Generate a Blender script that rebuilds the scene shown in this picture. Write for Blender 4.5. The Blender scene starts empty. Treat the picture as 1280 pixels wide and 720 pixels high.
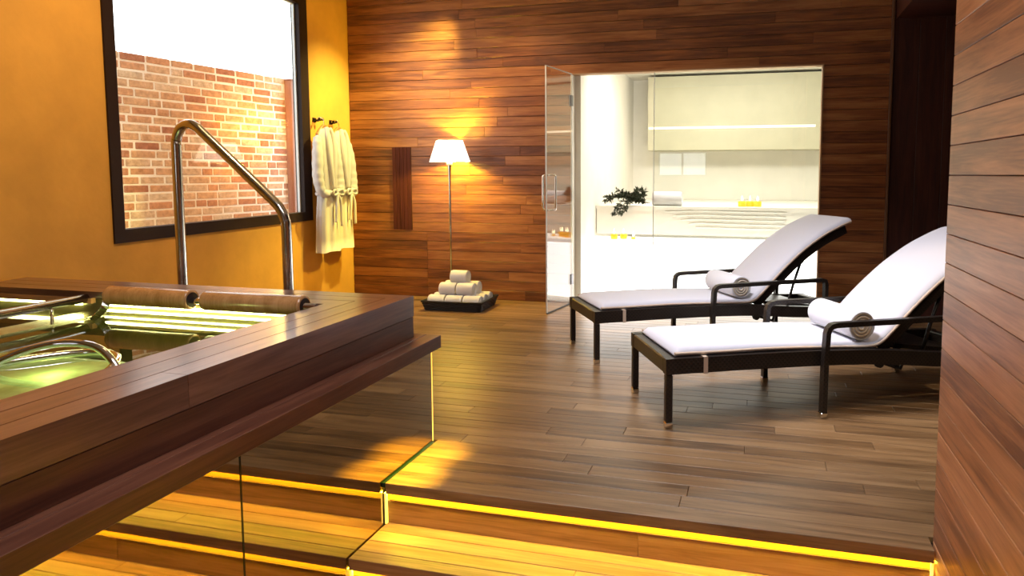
import bpy, bmesh, math, random
from mathutils import Vector, Matrix, Euler
random.seed(11)
C = bpy.context.scene.collection
R = math.radians

# ------------------------------------------------------------------ camera
cam_d = bpy.data.cameras.new('camera'); cam = bpy.data.objects.new('camera', cam_d); C.objects.link(cam)
cam.location = (0, 0, 1.25)
yaw, pitch, FPX = -0.2512, -0.083, 862.67
fw = Vector((math.sin(yaw)*math.cos(pitch), math.cos(yaw)*math.cos(pitch), math.sin(pitch)))
rt = Vector((math.cos(yaw), -math.sin(yaw), 0)); up = rt.cross(fw)
cam.rotation_euler = Matrix((rt, up, -fw)).transposed().to_euler()
cam_d.sensor_fit = 'HORIZONTAL'; cam_d.sensor_width = 36.0
cam_d.lens = 36.0*FPX/1280
cam_d.shift_x = (640-729.3)/1280
cam_d.shift_y = (289.23-360)/1280
cam_d.clip_start = 0.02
bpy.context.scene.camera = cam

# ------------------------------------------------------------------ world, exposure, lamps
w = bpy.data.worlds.new('sky'); bpy.context.scene.world = w; w.use_nodes = True
w.node_tree.nodes['Background'].inputs[0].default_value = (0.93, 0.97, 1.0, 1)
w.node_tree.nodes['Background'].inputs[1].default_value = 4.2
vs = bpy.context.scene.view_settings
vs.view_transform = 'Standard'; vs.look = 'None'; vs.exposure = 0.0; vs.gamma = 1.0; vs.use_curve_mapping = False

def lamp_obj(name, kind, loc, energy, color, target=None, **kw):
    d = bpy.data.lights.new(name, kind); d.energy = energy; d.color = color
    for k, v in kw.items(): setattr(d, k, v)
    o = bpy.data.objects.new(name, d); C.objects.link(o); o.location = loc
    if target is not None:
        o.rotation_euler = (Vector(target)-Vector(loc)).to_track_quat('-Z', 'Y').to_euler()
    return o
# added soft white fill under the ceiling: over the steps and tub, over the loungers
lamp_obj('ceiling_fill_light', 'AREA', (-0.9, 1.3, 3.15), 36, (0.94, 0.94, 1.0), (-0.9, 1.75, 0), shape='RECTANGLE', size=1.6, size_y=1.0, spread=R(110))
lamp_obj('ceiling_fill_light', 'AREA', (-0.55, 3.6, 3.15), 37, (0.95, 0.94, 1.0), (0.25, 4.25, 0.3), shape='RECTANGLE', size=0.9, size_y=0.7, spread=R(75))
# warm recessed downlights along the back wall and the ochre wall
for x, e in ((-3.45, 70), (-2.2, 75), (-1.0, 14)):
    lamp_obj('wall_washer_light', 'SPOT', (x, 5.35, 3.1), e, (1.0, 0.62, 0.3), (x+0.05, 6.38, 1.2), spot_size=R(80), spot_blend=0.9, shadow_soft_size=0.06)
lamp_obj('robe_spot_light', 'SPOT', (-2.75, 6.15, 3.1), 430, (1.0, 0.90, 0.26), (-4.05, 5.95, 1.1), spot_size=R(70), spot_blend=0.9, shadow_soft_size=0.04)
lamp_obj('ochre_wall_light', 'SPOT', (-2.4, 3.0, 3.1), 150, (1.0, 0.68, 0.34), (-3.9, 3.3, 1.0), spot_size=R(110), spot_blend=1.0, shadow_soft_size=0.1)
lamp_obj('right_back_downlight', 'SPOT', (1.35, 3.35, 2.53), 60, (1.0, 0.74, 0.45), (0.75, 3.95, 0), spot_size=R(44), spot_blend=0.6, shadow_soft_size=0.015)
lamp_obj('right_wall_light', 'SPOT', (-1.1, 1.7, 3.1), 68, (1.0, 0.78, 0.55), (0.6, 1.9, 1.3), spot_size=R(75), spot_blend=1.0, shadow_soft_size=0.1)
# steam room: white fill added behind the header to brighten the back, ceiling lamp
lamp_obj('steam_room_light', 'AREA', (-0.3, 6.75, 2.40), 38, (1.0, 0.96, 0.88), (-0.4, 9.0, 0.7), shape='RECTANGLE', size=1.8, size_y=0.25)
lamp_obj('steam_room_light', 'AREA', (-0.45, 7.6, 2.44), 26, (1.0, 0.96, 0.86), (-0.45, 7.6, 0), shape='RECTANGLE', size=1.6, size_y=0.8)
# warm light added in the yard for the glow in the window, underwater lamp in the tub
lamp_obj('yard_glow_light', 'POINT', (-4.75, 6.1, 1.75), 16, (1.0, 0.62, 0.12), shadow_soft_size=0.08)
lamp_obj('underwater_light', 'POINT', (-2.55, 1.95, 0.568), 1.6, (0.82, 1.0, 0.34), shadow_soft_size=0.03)

# ------------------------------------------------------------------ materials
def nmat(name):
    m = bpy.data.materials.new(name); m.use_nodes = True
    nt = m.node_tree; b = nt.nodes['Principled BSDF']
    return m, nt, b
def N(nt, t, **kw):
    n = nt.nodes.new(t)
    for k, v in kw.items():
        if k in n.inputs: n.inputs[k].default_value = v
        else: setattr(n, k, v)
    return n
def ramp(nt, src, stops):
    r = nt.nodes.new('ShaderNodeValToRGB'); e = r.color_ramp.elements
    while len(e) < len(stops): e.new(0.5)
    for i, (p, c) in enumerate(stops):
        e[i].position = p; e[i].color = (*c, 1)
    nt.links.new(src, r.inputs[0]); return r
def wood(name, dark, mid, light, rough=0.4, grain=1.0, spec=0.5, var=0.35, coat=0.0):
    m, nt, b = nmat(name); L = nt.links
    tc = N(nt, 'ShaderNodeTexCoord'); oi = N(nt, 'ShaderNodeObjectInfo')
    mul = N(nt, 'ShaderNodeVectorMath', operation='SCALE'); L.new(oi.outputs['Random'], mul.inputs['Scale'])
    mul.inputs[0].default_value = (37.0, 91.0, 53.0)
    add = N(nt, 'ShaderNodeVectorMath', operation='ADD'); L.new(tc.outputs['Object'], add.inputs[0]); L.new(mul.outputs[0], add.inputs[1])
    mp = N(nt, 'ShaderNodeMapping'); mp.inputs['Scale'].default_value = (1.6, 22, 22); L.new(add.outputs[0], mp.inputs[0])
    n1 = N(nt, 'ShaderNodeTexNoise', Scale=1.0, Detail=5.0, Roughness=0.62, Distortion=0.6); L.new(mp.outputs[0], n1.inputs['Vector'])
    mp2 = N(nt, 'ShaderNodeMapping'); mp2.inputs['Scale'].default_value = (6, 150, 150); L.new(add.outputs[0], mp2.inputs[0])
    n2 = N(nt, 'ShaderNodeTexNoise', Scale=1.0, Detail=2.0); L.new(mp2.outputs[0], n2.inputs['Vector'])
    mx = N(nt, 'ShaderNodeMath', operation='MULTIPLY_ADD'); L.new(n2.outputs['Fac'], mx.inputs[0]); mx.inputs[1].default_value = 0.35*grain; L.new(n1.outputs['Fac'], mx.inputs[2])
    sb = N(nt, 'ShaderNodeMath', operation='MULTIPLY_ADD'); L.new(oi.outputs['Random'], sb.inputs[0]); sb.inputs[1].default_value = var; L.new(mx.outputs[0], sb.inputs[2])
    off = N(nt, 'ShaderNodeMath', operation='SUBTRACT'); L.new(sb.outputs[0], off.inputs[0]); off.inputs[1].default_value = 0.5*var+0.175*grain
    r = ramp(nt, off.outputs[0], [(0.28, dark), (0.5, mid), (0.74, light)])
    L.new(r.outputs[0], b.inputs['Base Color'])
    b.inputs['Roughness'].default_value = rough; b.inputs['Specular IOR Level'].default_value = spec
    b.inputs['Coat Weight'].default_value = coat; b.inputs['Coat Roughness'].default_value = 0.2
    bp = N(nt, 'ShaderNodeBump', Strength=0.12, Distance=0.002); L.new(mx.outputs[0], bp.inputs['Height']); L.new(bp.outputs[0], b.inputs['Normal'])
    return m
def plain(name, col, rough=0.5, metal=0.0, bump=0.0, bscale=60.0, var=0.0, vscale=3.0, spec=0.5):
    m, nt, b = nmat(name); L = nt.links
    b.inputs['Base Color'].default_value = (*col, 1); b.inputs['Roughness'].default_value = rough
    b.inputs['Metallic'].default_value = metal; b.inputs['Specular IOR Level'].default_value = spec
    tc = N(nt, 'ShaderNodeTexCoord')
    n = N(nt, 'ShaderNodeTexNoise', Scale=vscale, Detail=5.0, Roughness=0.6); L.new(tc.outputs['Object'], n.inputs['Vector'])
    lo = [c*(1-var) for c in col]; hi = [min(1, c*(1+var)) for c in col]
    r = ramp(nt, n.outputs['Fac'], [(0.3, lo), (0.7, hi)]); L.new(r.outputs[0], b.inputs['Base Color'])
    if bump:
        n2 = N(nt, 'ShaderNodeTexNoise', Scale=bscale, Detail=3.0); L.new(tc.outputs['Object'], n2.inputs['Vector'])
        bp = N(nt, 'ShaderNodeBump', Strength=bump, Distance=0.003); L.new(n2.outputs['Fac'], bp.inputs['Height']); L.new(bp.outputs[0], b.inputs['Normal'])
    return m
def emis(name, col, s):
    m, nt, b = nmat(name)
    b.inputs['Base Color'].default_value = (0.8, 0.8, 0.8, 1)
    b.inputs['Emission Color'].default_value = (*col, 1); b.inputs['Emission Strength'].default_value = s
    return m
def glass(name, tint, ior=1.5, rough=0.0, bump=None):
    m, nt, b = nmat(name); L = nt.links; nt.nodes.remove(b)
    out = nt.nodes['Material Output']
    ge = N(nt, 'ShaderNodeNewGeometry'); io = N(nt, 'ShaderNodeMapRange'); io.inputs['To Min'].default_value = ior; io.inputs['To Max'].default_value = 1/ior
    L.new(ge.outputs['Backfacing'], io.inputs['Value'])      # both faces of a pane reflect like its outer face
    fr = N(nt, 'ShaderNodeFresnel', IOR=ior); L.new(io.outputs[0], fr.inputs['IOR']); tr = N(nt, 'ShaderNodeBsdfTransparent', Color=(*tint, 1)); gl = N(nt, 'ShaderNodeBsdfGlossy', Roughness=rough, Color=(1, 1, 1, 1))
    mx = N(nt, 'ShaderNodeMixShader'); L.new(fr.outputs[0], mx.inputs[0]); L.new(tr.outputs[0], mx.inputs[1]); L.new(gl.outputs[0], mx.inputs[2])
    L.new(mx.outputs[0], out.inputs[0])
    if bump:
        tc = N(nt, 'ShaderNodeTexCoord'); n = N(nt, 'ShaderNodeTexNoise', Scale=bump[0], Detail=1.5); L.new(tc.outputs['Object'], n.inputs['Vector'])
        bp = N(nt, 'ShaderNodeBump', Strength=bump[1], Distance=0.01); L.new(n.outputs['Fac'], bp.inputs['Height'])
        L.new(bp.outputs[0], fr.inputs['Normal']); L.new(bp.outputs[0], gl.inputs['Normal'])
    return m
M = {}
M['wall_wood'] = wood('wall_plank_wood', (0.105, 0.032, 0.012), (0.25, 0.085, 0.026), (0.40, 0.165, 0.055), 0.42, var=0.28)
M['floor_wood'] = wood('floor_plank_wood', (0.095, 0.049, 0.020), (0.20, 0.110, 0.046), (0.30, 0.175, 0.080), 0.38, var=0.26)
M['step_wood'] = wood('step_plank_wood', (0.16, 0.075, 0.03), (0.30, 0.15, 0.065), (0.40, 0.22, 0.11), 0.38, var=0.2)
M['side_wood'] = wood('right_wall_plank_wood', (0.17, 0.062, 0.026), (0.34, 0.140, 0.058), (0.48, 0.225, 0.105), 0.42, var=0.34)
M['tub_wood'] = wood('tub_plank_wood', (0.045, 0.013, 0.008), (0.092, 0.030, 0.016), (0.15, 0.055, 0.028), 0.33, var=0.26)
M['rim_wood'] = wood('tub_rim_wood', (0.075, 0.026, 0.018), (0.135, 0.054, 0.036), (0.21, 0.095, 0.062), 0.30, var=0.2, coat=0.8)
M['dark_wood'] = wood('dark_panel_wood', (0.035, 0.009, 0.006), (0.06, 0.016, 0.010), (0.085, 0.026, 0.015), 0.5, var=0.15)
M['vent_wood'] = wood('vent_slat_wood', (0.045, 0.010, 0.010), (0.072, 0.018, 0.017), (0.10, 0.028, 0.025), 0.7, var=0.1, spec=0.15)
M['roll_wood'] = wood('headrest_wood', (0.36, 0.17, 0.06), (0.50, 0.25, 0.10), (0.60, 0.32, 0.14), 0.2, var=0.1, coat=0.6)
M['hanger_wood'] = plain('hanger_wood', (0.45, 0.17, 0.04), 0.4, var=0.2)
M['backing'] = plain('dark_backing', (0.02, 0.010, 0.006), 0.8)
M['plaster'] = plain('ochre_plaster', (0.68, 0.345, 0.055), 0.75, bump=0.25, bscale=35, var=0.12, vscale=2.2)
M['ceiling'] = plain('ceiling_paint', (0.62, 0.56, 0.48), 0.9)
M['frame_dark'] = plain('dark_window_frame', (0.022, 0.010, 0.008), 0.55, var=0.1, spec=0.2)
M['steel'] = plain('brushed_steel', (0.56, 0.53, 0.46), 0.18, 1.0)
M['chrome'] = plain('chrome', (0.8, 0.8, 0.8), 0.08, 1.0)
M['steel_dark'] = plain('tub_steel', (0.20, 0.17, 0.07), 0.35, 0.6, var=0.15)
M['wicker'] = None
M['rattan_dark'] = plain('black_basket_fibre', (0.008, 0.007, 0.010), 0.5)
M['towel'] = plain('white_terry', (0.70, 0.70, 0.74), 0.95, bump=0.35, bscale=180)
M['cream_towel'] = plain('cream_towel_edge', (0.62, 0.53, 0.42), 0.95, bump=0.3, bscale=180)
M['mattress'] = plain('white_mattress_cloth', (0.60, 0.59, 0.645), 0.9, bump=0.15, bscale=260)
M['piping'] = plain('beige_piping', (0.60, 0.46, 0.34), 0.85)
M['robe'] = plain('white_robe_terry', (0.60, 0.56, 0.53), 0.95, bump=0.4, bscale=120)
M['stone'] = plain('cream_stone', (0.82, 0.79, 0.70), 0.5, var=0.05)
M['reflection_beige'] = plain('reflection_box_beige', (0.47, 0.44, 0.31), 0.5, var=0.06)
M['tan_trim'] = plain('light_wood_trim', (0.42, 0.24, 0.12), 0.5)
M['jamb_trim'] = plain('corner_trim_wood', (0.16, 0.075, 0.035), 0.5)
M['edge'] = plain('polished_glass_edge', (0.70, 0.74, 0.74), 0.2)
M['hinge'] = plain('dark_hinge_metal', (0.16, 0.16, 0.17), 0.3, 0.8)
M['bench_tile'] = plain('green_tub_seat', (0.42, 0.50, 0.30), 0.6, var=0.35, vscale=9.0)
M['rubber'] = plain('dark_rubber', (0.02, 0.02, 0.02), 0.6)
M['mortar'] = plain('pale_mortar', (0.88, 0.84, 0.78), 0.9, bump=0.3, bscale=40)
M['post'] = wood('red_brown_post_wood', (0.20, 0.075, 0.045), (0.28, 0.115, 0.07), (0.34, 0.15, 0.09), 0.5)
M['leaf'] = plain('olive_leaf', (0.035, 0.045, 0.018), 0.5, var=0.4, vscale=30)
M['stem'] = plain('twig_bark', (0.10, 0.06, 0.03), 0.7)
M['ground'] = plain('yard_paving', (0.45, 0.42, 0.38), 0.9, var=0.1)
M['floor_glass'] = plain('dark_glass_edge', (0.012, 0.03, 0.02), 0.15)
M['mirror'] = plain('bronze_mirror', (0.50, 0.44, 0.33), 0.025, 1.0)
M['glass'] = glass('clear_glass', (0.97, 0.985, 0.975))
M['win_glass'] = glass('window_glass', (0.98, 0.99, 0.99))
M['water'] = glass('tub_water', (0.80, 0.84, 0.62), 1.33, 0.0, (3.2, 0.10))
M['led'] = emis('yellow_led', (1.0, 0.60, 0.04), 26.0)
M['led_face'] = emis('yellow_led_diffuser', (1.0, 0.55, 0.012), 0.75); M['led_face'].node_tree.nodes['Principled BSDF'].inputs['Base Color'].default_value = (0.25, 0.09, 0.01, 1)
M['led_down'] = emis('yellow_led_strip', (1.0, 0.74, 0.035), 90.0)
M['led_soft'] = emis('yellow_led_edge', (1.0, 0.62, 0.05), 1.4)
M['tub_led'] = emis('tub_led', (0.95, 1.0, 0.40), 16.0)
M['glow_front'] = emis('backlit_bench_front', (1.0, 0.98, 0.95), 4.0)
M['glow_top'] = emis('bench_top_fill_glow', (1.0, 0.95, 0.86), 1.6)
M['reflected_line'] = emis('reflected_line', (1.0, 0.86, 0.45), 1.5)
M['shade'] = emis('lit_lamp_shade', (1.0, 0.95, 0.80), 1.6)
M['wax'] = emis('lit_candle_wax', (1.0, 0.50, 0.03), 0.9); M['wax'].node_tree.nodes['Principled BSDF'].inputs['Base Color'].default_value = (0.8, 0.35, 0.02, 1)
M['flame'] = emis('candle_flame', (1.0, 0.88, 0.5), 6.0)

def wicker():
    m, nt, b = nmat('black_brown_wicker'); L = nt.links
    tc = N(nt, 'ShaderNodeTexCoord')
    ck = N(nt, 'ShaderNodeTexChecker', Scale=85.0); ck.inputs[1].default_value = (0.007, 0.005, 0.004, 1); ck.inputs[2].default_value = (0.022, 0.014, 0.010, 1)
    mp = N(nt, 'ShaderNodeMapping'); mp.inputs['Location'].default_value = (0.0041, 0.0053, 0.0037); L.new(tc.outputs['Object'], mp.inputs[0]); L.new(mp.outputs[0], ck.inputs['Vector']); L.new(ck.outputs['Color'], b.inputs['Base Color'])
    bp = N(nt, 'ShaderNodeBump', Strength=0.6, Distance=0.002); L.new(ck.outputs['Fac'], bp.inputs['Height']); L.new(bp.outputs[0], b.inputs['Normal'])
    b.inputs['Roughness'].default_value = 0.38
    return m
M['wicker'] = wicker()
def brick_mat():
    m, nt, b = nmat('old_brick'); L = nt.links
    oi = N(nt, 'ShaderNodeObjectInfo'); r = ramp(nt, oi.outputs['Random'], [(0.0, (0.38, 0.15, 0.09)), (0.25, (0.56, 0.28, 0.15)), (0.6, (0.62, 0.38, 0.22)), (1.0, (0.64, 0.50, 0.36))])
    tc = N(nt, 'ShaderNodeTexCoord'); mul = N(nt, 'ShaderNodeVectorMath', operation='SCALE'); L.new(oi.outputs['Random'], mul.inputs['Scale']); mul.inputs[0].default_value = (31, 17, 23)
    ad = N(nt, 'ShaderNodeVectorMath', operation='ADD'); L.new(tc.outputs['Object'], ad.inputs[0]); L.new(mul.outputs[0], ad.inputs[1])
    n = N(nt, 'ShaderNodeTexNoise', Scale=22.0, Detail=6.0, Roughness=0.7); L.new(ad.outputs[0], n.inputs['Vector'])
    r2 = ramp(nt, n.outputs['Fac'], [(0.3, (0.6, 0.55, 0.5)), (0.55, (1, 1, 1)), (0.8, (1.35, 1.35, 1.4))])
    mx = N(nt, 'ShaderNodeMix', data_type='RGBA', blend_type='MULTIPLY'); mx.inputs[0].default_value = 1.0
    L.new(r.outputs[0], mx.inputs[6]); L.new(r2.outputs[0], mx.inputs[7]); L.new(mx.outputs[2], b.inputs['Base Color'])
    bp = N(nt, 'ShaderNodeBump', Strength=0.5, Distance=0.006); L.new(n.outputs['Fac'], bp.inputs['Height']); L.new(bp.outputs[0], b.inputs['Normal'])
    b.inputs['Roughness'].default_value = 0.9
    return m
M['brick'] = brick_mat()

# ------------------------------------------------------------------ helpers
def link(o, parent=None):
    C.objects.link(o)
    if parent is not None: o.parent = parent
    return o
def mesh(name, V, F, mat, parent=None, loc=(0, 0, 0), rot=(0, 0, 0), smooth=False):
    me = bpy.data.meshes.new(name); me.from_pydata([tuple(v) for v in V], [], F); me.validate(); me.update()
    if mat: me.materials.append(mat)
    if smooth:
        for p in me.polygons: p.use_smooth = True
    o = bpy.data.objects.new(name, me); o.location = loc; o.rotation_euler = rot
    return link(o, parent)
def bm_obj(name, bm, mat, parent=None, loc=(0, 0, 0), rot=(0, 0, 0), smooth=False):
    me = bpy.data.meshes.new(name); bm.normal_update(); bm.to_mesh(me); bm.free(); me.materials.append(mat)
    if smooth:
        for p in me.polygons: p.use_smooth = True
    o = bpy.data.objects.new(name, me); o.location = loc; o.rotation_euler = rot
    return link(o, parent)
_cache = {}
def box_mesh(l, w_, h, bev, mat):
    k = (round(l, 4), round(w_, 4), round(h, 4), bev, mat.name)
    if k in _cache: return _cache[k]
    bm = bmesh.new(); bmesh.ops.create_cube(bm, size=1.0)
    bmesh.ops.scale(bm, vec=(l, w_, h), verts=bm.verts)
    if bev: bmesh.ops.bevel(bm, geom=list(bm.edges), offset=bev, segments=1, affect='EDGES', profile=0.5)
    me = bpy.data.meshes.new('block'); bm.normal_update(); bm.to_mesh(me); bm.free(); me.materials.append(mat)
    _cache[k] = me; return me
def box(name, c, dims, mat, parent=None, rot=(0, 0, 0), bev=0.0015):
    o = bpy.data.objects.new(name, box_mesh(*dims, bev, mat)); o.location = c; o.rotation_euler = rot
    return link(o, parent)
def boxes(name, lst, mat, parent=None, loc=(0, 0, 0), rot=(0, 0, 0)):
    bm = bmesh.new()
    for (x0, x1, y0, y1, z0, z1) in lst:
        r = bmesh.ops.create_cube(bm, size=1.0)
        for v in r['verts']:
            v.co = Vector(((x0+x1)/2+v.co.x*(x1-x0), (y0+y1)/2+v.co.y*(y1-y0), (z0+z1)/2+v.co.z*(z1-z0)))
    return bm_obj(name, bm, mat, parent, loc, rot)
def prism(name, pts, z0, z1, mat, parent=None, loc=(0, 0, 0), rot=(0, 0, 0)):
    n = len(pts); V = [(x, y, z0) for x, y in pts]+[(x, y, z1) for x, y in pts]
    a = sum(pts[i][0]*pts[(i+1) % n][1]-pts[(i+1) % n][0]*pts[i][1] for i in range(n))
    F = [tuple(range(n))[::-1], tuple(range(n, 2*n))]+[(i, (i+1) % n, (i+1) % n+n, i+n) for i in range(n)]
    if a < 0: F = [f[::-1] for f in F]
    return mesh(name, V, F, mat, parent, loc, rot)
def spline(P, k=6):
    P = [Vector(p) for p in P]; out = []
    for i in range(len(P)-1):
        p0 = P[max(i-1, 0)]; p1 = P[i]; p2 = P[i+1]; p3 = P[min(i+2, len(P)-1)]
        for j in range(k):
            t = j/k
            out.append(0.5*((2*p1)+(p2-p0)*t+(2*p0-5*p1+4*p2-p3)*t*t+(3*p1-p0-3*p2+p3)*t*t*t))
    out.append(P[-1]); return out
def sweep(P, r, n=10, sx=1.0, V=None, F=None, cap=True, flat=None):
    V = [] if V is None else V; F = [] if F is None else F
    P = [Vector(p) for p in P]; base = len(V); ref = None
    rs = r if isinstance(r, (list, tuple)) else [r]*len(P)
    for i, p in enumerate(P):
        t = (P[min(i+1, len(P)-1)]-P[max(i-1, 0)]).normalized()
        if ref is None: ref = Vector(flat) if flat else (Vector((0, 0, 1)) if abs(t.z) < 0.9 else Vector((1, 0, 0)))
        if flat: ref = Vector(flat)
        a = t.cross(ref)
        if a.length < 1e-6: a = t.orthogonal()
        a.normalize(); b_ = a.cross(t).normalized(); ref = b_
        for j in range(n):
            g = 2*math.pi*j/n
            V.append(p+a*math.cos(g)*rs[i]*sx+b_*math.sin(g)*rs[i])
    for i in range(len(P)-1):
        for j in range(n):
            F.append((base+i*n+j, base+i*n+(j+1) % n, base+(i+1)*n+(j+1) % n, base+(i+1)*n+j))
    if cap:
        F.append(tuple(base+j for j in range(n))[::-1]); e = base+(len(P)-1)*n; F.append(tuple(e+j for j in range(n)))
    return V, F
def tube(name, P, r, mat, parent=None, n=10, sx=1.0, loc=(0, 0, 0), rot=(0, 0, 0), flat=None, smooth=True):
    V, F = sweep(P, r, n, sx, flat=flat); o = mesh(name, V, F, mat, parent, loc, rot)
    for p in o.data.polygons: p.use_smooth = smooth and len(p.vertices) == 4
    return o
def square_bar(name, P, a, b_, mat, parent, flat=(0, 0, 1)):   # rectangular bar swept along a path
    V, F = [], []; P = [Vector(p) for p in P]
    for i, p in enumerate(P):
        t = (P[min(i+1, len(P)-1)]-P[max(i-1, 0)]).normalized()
        s = t.cross(Vector(flat)); s.normalize(); u = s.cross(t)
        for (x, y) in ((-1, -1), (1, -1), (1, 1), (-1, 1)): V.append(p+s*x*a/2+u*y*b_/2)
    for i in range(len(P)-1):
        for j in range(4): F.append((i*4+j, i*4+(j+1) % 4, i*4+4+(j+1) % 4, i*4+4+j))
    F.append((3, 2, 1, 0)); e = (len(P)-1)*4; F.append((e, e+1, e+2, e+3))
    return mesh(name, V, F, mat, parent)
def lathe(name, prof, mat, parent=None, n=24, loc=(0, 0, 0), rot=(0, 0, 0), smooth=True):
    V, F = [], []
    for (r, z) in prof:
        for j in range(n): V.append((r*math.cos(2*math.pi*j/n), r*math.sin(2*math.pi*j/n), z))
    for i in range(len(prof)-1):
        for j in range(n): F.append((i*n+j, i*n+(j+1) % n, (i+1)*n+(j+1) % n, (i+1)*n+j))
    F.append(tuple(range(n))[::-1]); e = (len(prof)-1)*n; F.append(tuple(e+j for j in range(n)))
    o = mesh(name, V, F, mat, parent, loc, rot)
    for p in o.data.polygons: p.use_smooth = smooth and len(p.vertices) == 4
    return o
def tag(o, label, cat, group=None):
    o['label'] = label; o['category'] = cat
    if group: o['group'] = group
    return o
def thing(name, label, cat, loc=(0, 0, 0), rz=0.0, group=None, rot=None):
    o = bpy.data.objects.new(name, None); o.empty_display_size = 0.1; o.location = loc
    o.rotation_euler = rot if rot else (0, 0, rz); link(o)
    return tag(o, label, cat, group)
def struct(o, label=None):
    o['kind'] = 'structure'
    if label: o['label'] = label
    return o
def cuts(a, b, lo, hi, fixed=()):
    out = [a]; x = a+random.uniform(0.25, 1)*hi
    while x < b-0.3*lo:
        out.append(x); x += random.uniform(lo, hi)
    out.append(b); return out

YB = 6.38; PW = 0.095; XM = -1.465; XR = 0.59; NOSE = 2.42

# ------------------------------------------------------------------ setting: floor deck
fl = struct(boxes('floor', [(-4.1, 2.8, NOSE+0.075, YB+0.02, -0.30, -0.024)], M['backing']), 'brown wooden plank deck floor')
y = NOSE; first = True
while y < YB-0.001:
    y1 = min(y+PW, YB)
    xl = XM+0.012 if y < 2.875 else -4.133+0.092*(YB-y)-0.015
    for s in [(xl, XR-0.004 if y1 <= 2.47+PW*0.6 else 2.8)]:
        cs = cuts(s[0], s[1], 0.9, 2.0) if not first else [s[0], s[1]]
        for i in range(len(cs)-1):
            if first:
                pass
            box('plank', ((cs[i]+cs[i+1])/2, (y+y1)/2, -0.011 if not first else -0.0225), (cs[i+1]-cs[i]-0.0015, y1-y-0.0028, 0.022 if not first else 0.045), M['floor_wood'], fl)
    first = False; y = y1

# ------------------------------------------------------------------ setting: back wall with glazed opening
OX0, OX1, OZ = -1.75, 0.495, 2.185
wb = struct(boxes('wall_back', [(-4.5, OX0-0.012, YB+0.02, YB+0.1, -0.3, 3.2), (OX1+0.012, 2.9, YB+0.02, YB+0.1, -0.3, 3.2), (OX0-0.012, OX1+0.012, YB+0.02, YB+0.1, OZ+0.012, 3.2)], M['backing']), 'back wall clad in reddish brown horizontal planks')
k = 0
while k*PW < 3.2:
    z0 = k*PW; z1 = min(z0+PW, 3.2)
    segs = [(-4.13, 1.035)] if z0 >= OZ-0.01 else [(-4.13, OX0-0.006), (OX1+0.006, 1.035)]
    if k <= 6: segs = [(-4.13, -3.279), (-3.279, OX0-0.006), (OX1+0.006, 1.035)]
    for a, b in segs:
        cs = cuts(a, b, 0.9, 2.2) if b-a > 1.2 else [a, b]
        for i in range(len(cs)-1):
            box('plank', ((cs[i]+cs[i+1])/2, YB+0.010+random.uniform(-0.0015, 0.0015), (z0+z1)/2), (cs[i+1]-cs[i]-0.001, 0.02, z1-z0-0.0038), M['wall_wood'], wb)
    k += 1
struct(boxes('trim_3', [(OX0-0.011, OX0, YB-0.002, YB+0.1, 0, OZ), (OX1, OX1+0.011, YB+0.09, YB+0.1, 0, OZ)], M['stone']), 'cream stone reveal of the glazed opening')
# dark upright panels right of the corner strip
x = 1.06
while x < 2.8:
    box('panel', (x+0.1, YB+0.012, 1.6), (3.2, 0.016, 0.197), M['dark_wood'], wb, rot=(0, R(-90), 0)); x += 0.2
struct(box('trim_1', (1.046, YB-0.004, 1.6), (3.2, 0.03, 0.02), M['jamb_trim'], rot=(0, R(-90), 0)), 'narrow upright wood strip ending the plank wall')
struct(boxes('trim_2', [(OX0-0.006, OX1+0.012, YB-0.008, YB+0.1, OZ, OZ+0.012), (OX1, OX1+0.012, YB-0.008, YB+0.1, 0, OZ)], M['tan_trim']), 'thin light wood edging around the glazed opening')
# dropped soffit at right back, underside dark
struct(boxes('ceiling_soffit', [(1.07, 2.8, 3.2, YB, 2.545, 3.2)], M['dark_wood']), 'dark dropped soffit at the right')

# ------------------------------------------------------------------ setting: ochre left wall (oblique), with window opening
TW = Vector((-0.0916, 0.9958, 0)); rzl = math.atan2(TW.y, TW.x)
def LW(s, out=0.0, z=0.0):      # s along the wall from the corner (negative towards camera), out into the room
    return Vector((-4.133, YB, 0))+TW*s+Vector((0.9958, 0.0916, 0))*out+Vector((0, 0, z))
U = lambda yy: (yy-YB)/0.9958
u0, u1, wz0, wz1 = U(3.381), U(5.614), 0.82, 2.86
struct(boxes('wall_left', [(-10.5, u0, 0, 0.075, -0.55, 3.2), (u1, 0.03, 0, 0.075, -0.55, 3.2), (u0, u1, 0, 0.075, -0.55, wz0), (u0, u1, 0, 0.075, wz1, 3.2)], M['plaster'], loc=(-4.133, YB, 0), rot=(0, 0, rzl)), 'ochre plastered wall')
win = struct(boxes('window_1', [(u0, u0+0.082, -0.012, 0.07, wz0, wz1), (u1-0.13, u1, -0.012, 0.07, wz0, wz1), (u0+0.082, u1-0.13, -0.012, 0.07, wz0, wz0+0.082), (u0+0.082, u1-0.13, -0.012, 0.07, wz1-0.09, wz1)], M['frame_dark'], loc=(-4.133, YB, 0), rot=(0, 0, rzl)), 'large dark framed window in the ochre wall')
boxes('pane', [(u0+0.082, u1-0.13, 0.05, 0.056, wz0+0.082, wz1-0.09)], M['win_glass'], win)
boxes('glazing_bead', [(u1-0.145, u1-0.13, 0.03, 0.05, wz0+0.082, wz1-0.09), (u0+0.082, u1-0.13, 0.03, 0.05, wz1-0.1, wz1-0.09)], M['edge'], win)

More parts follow.
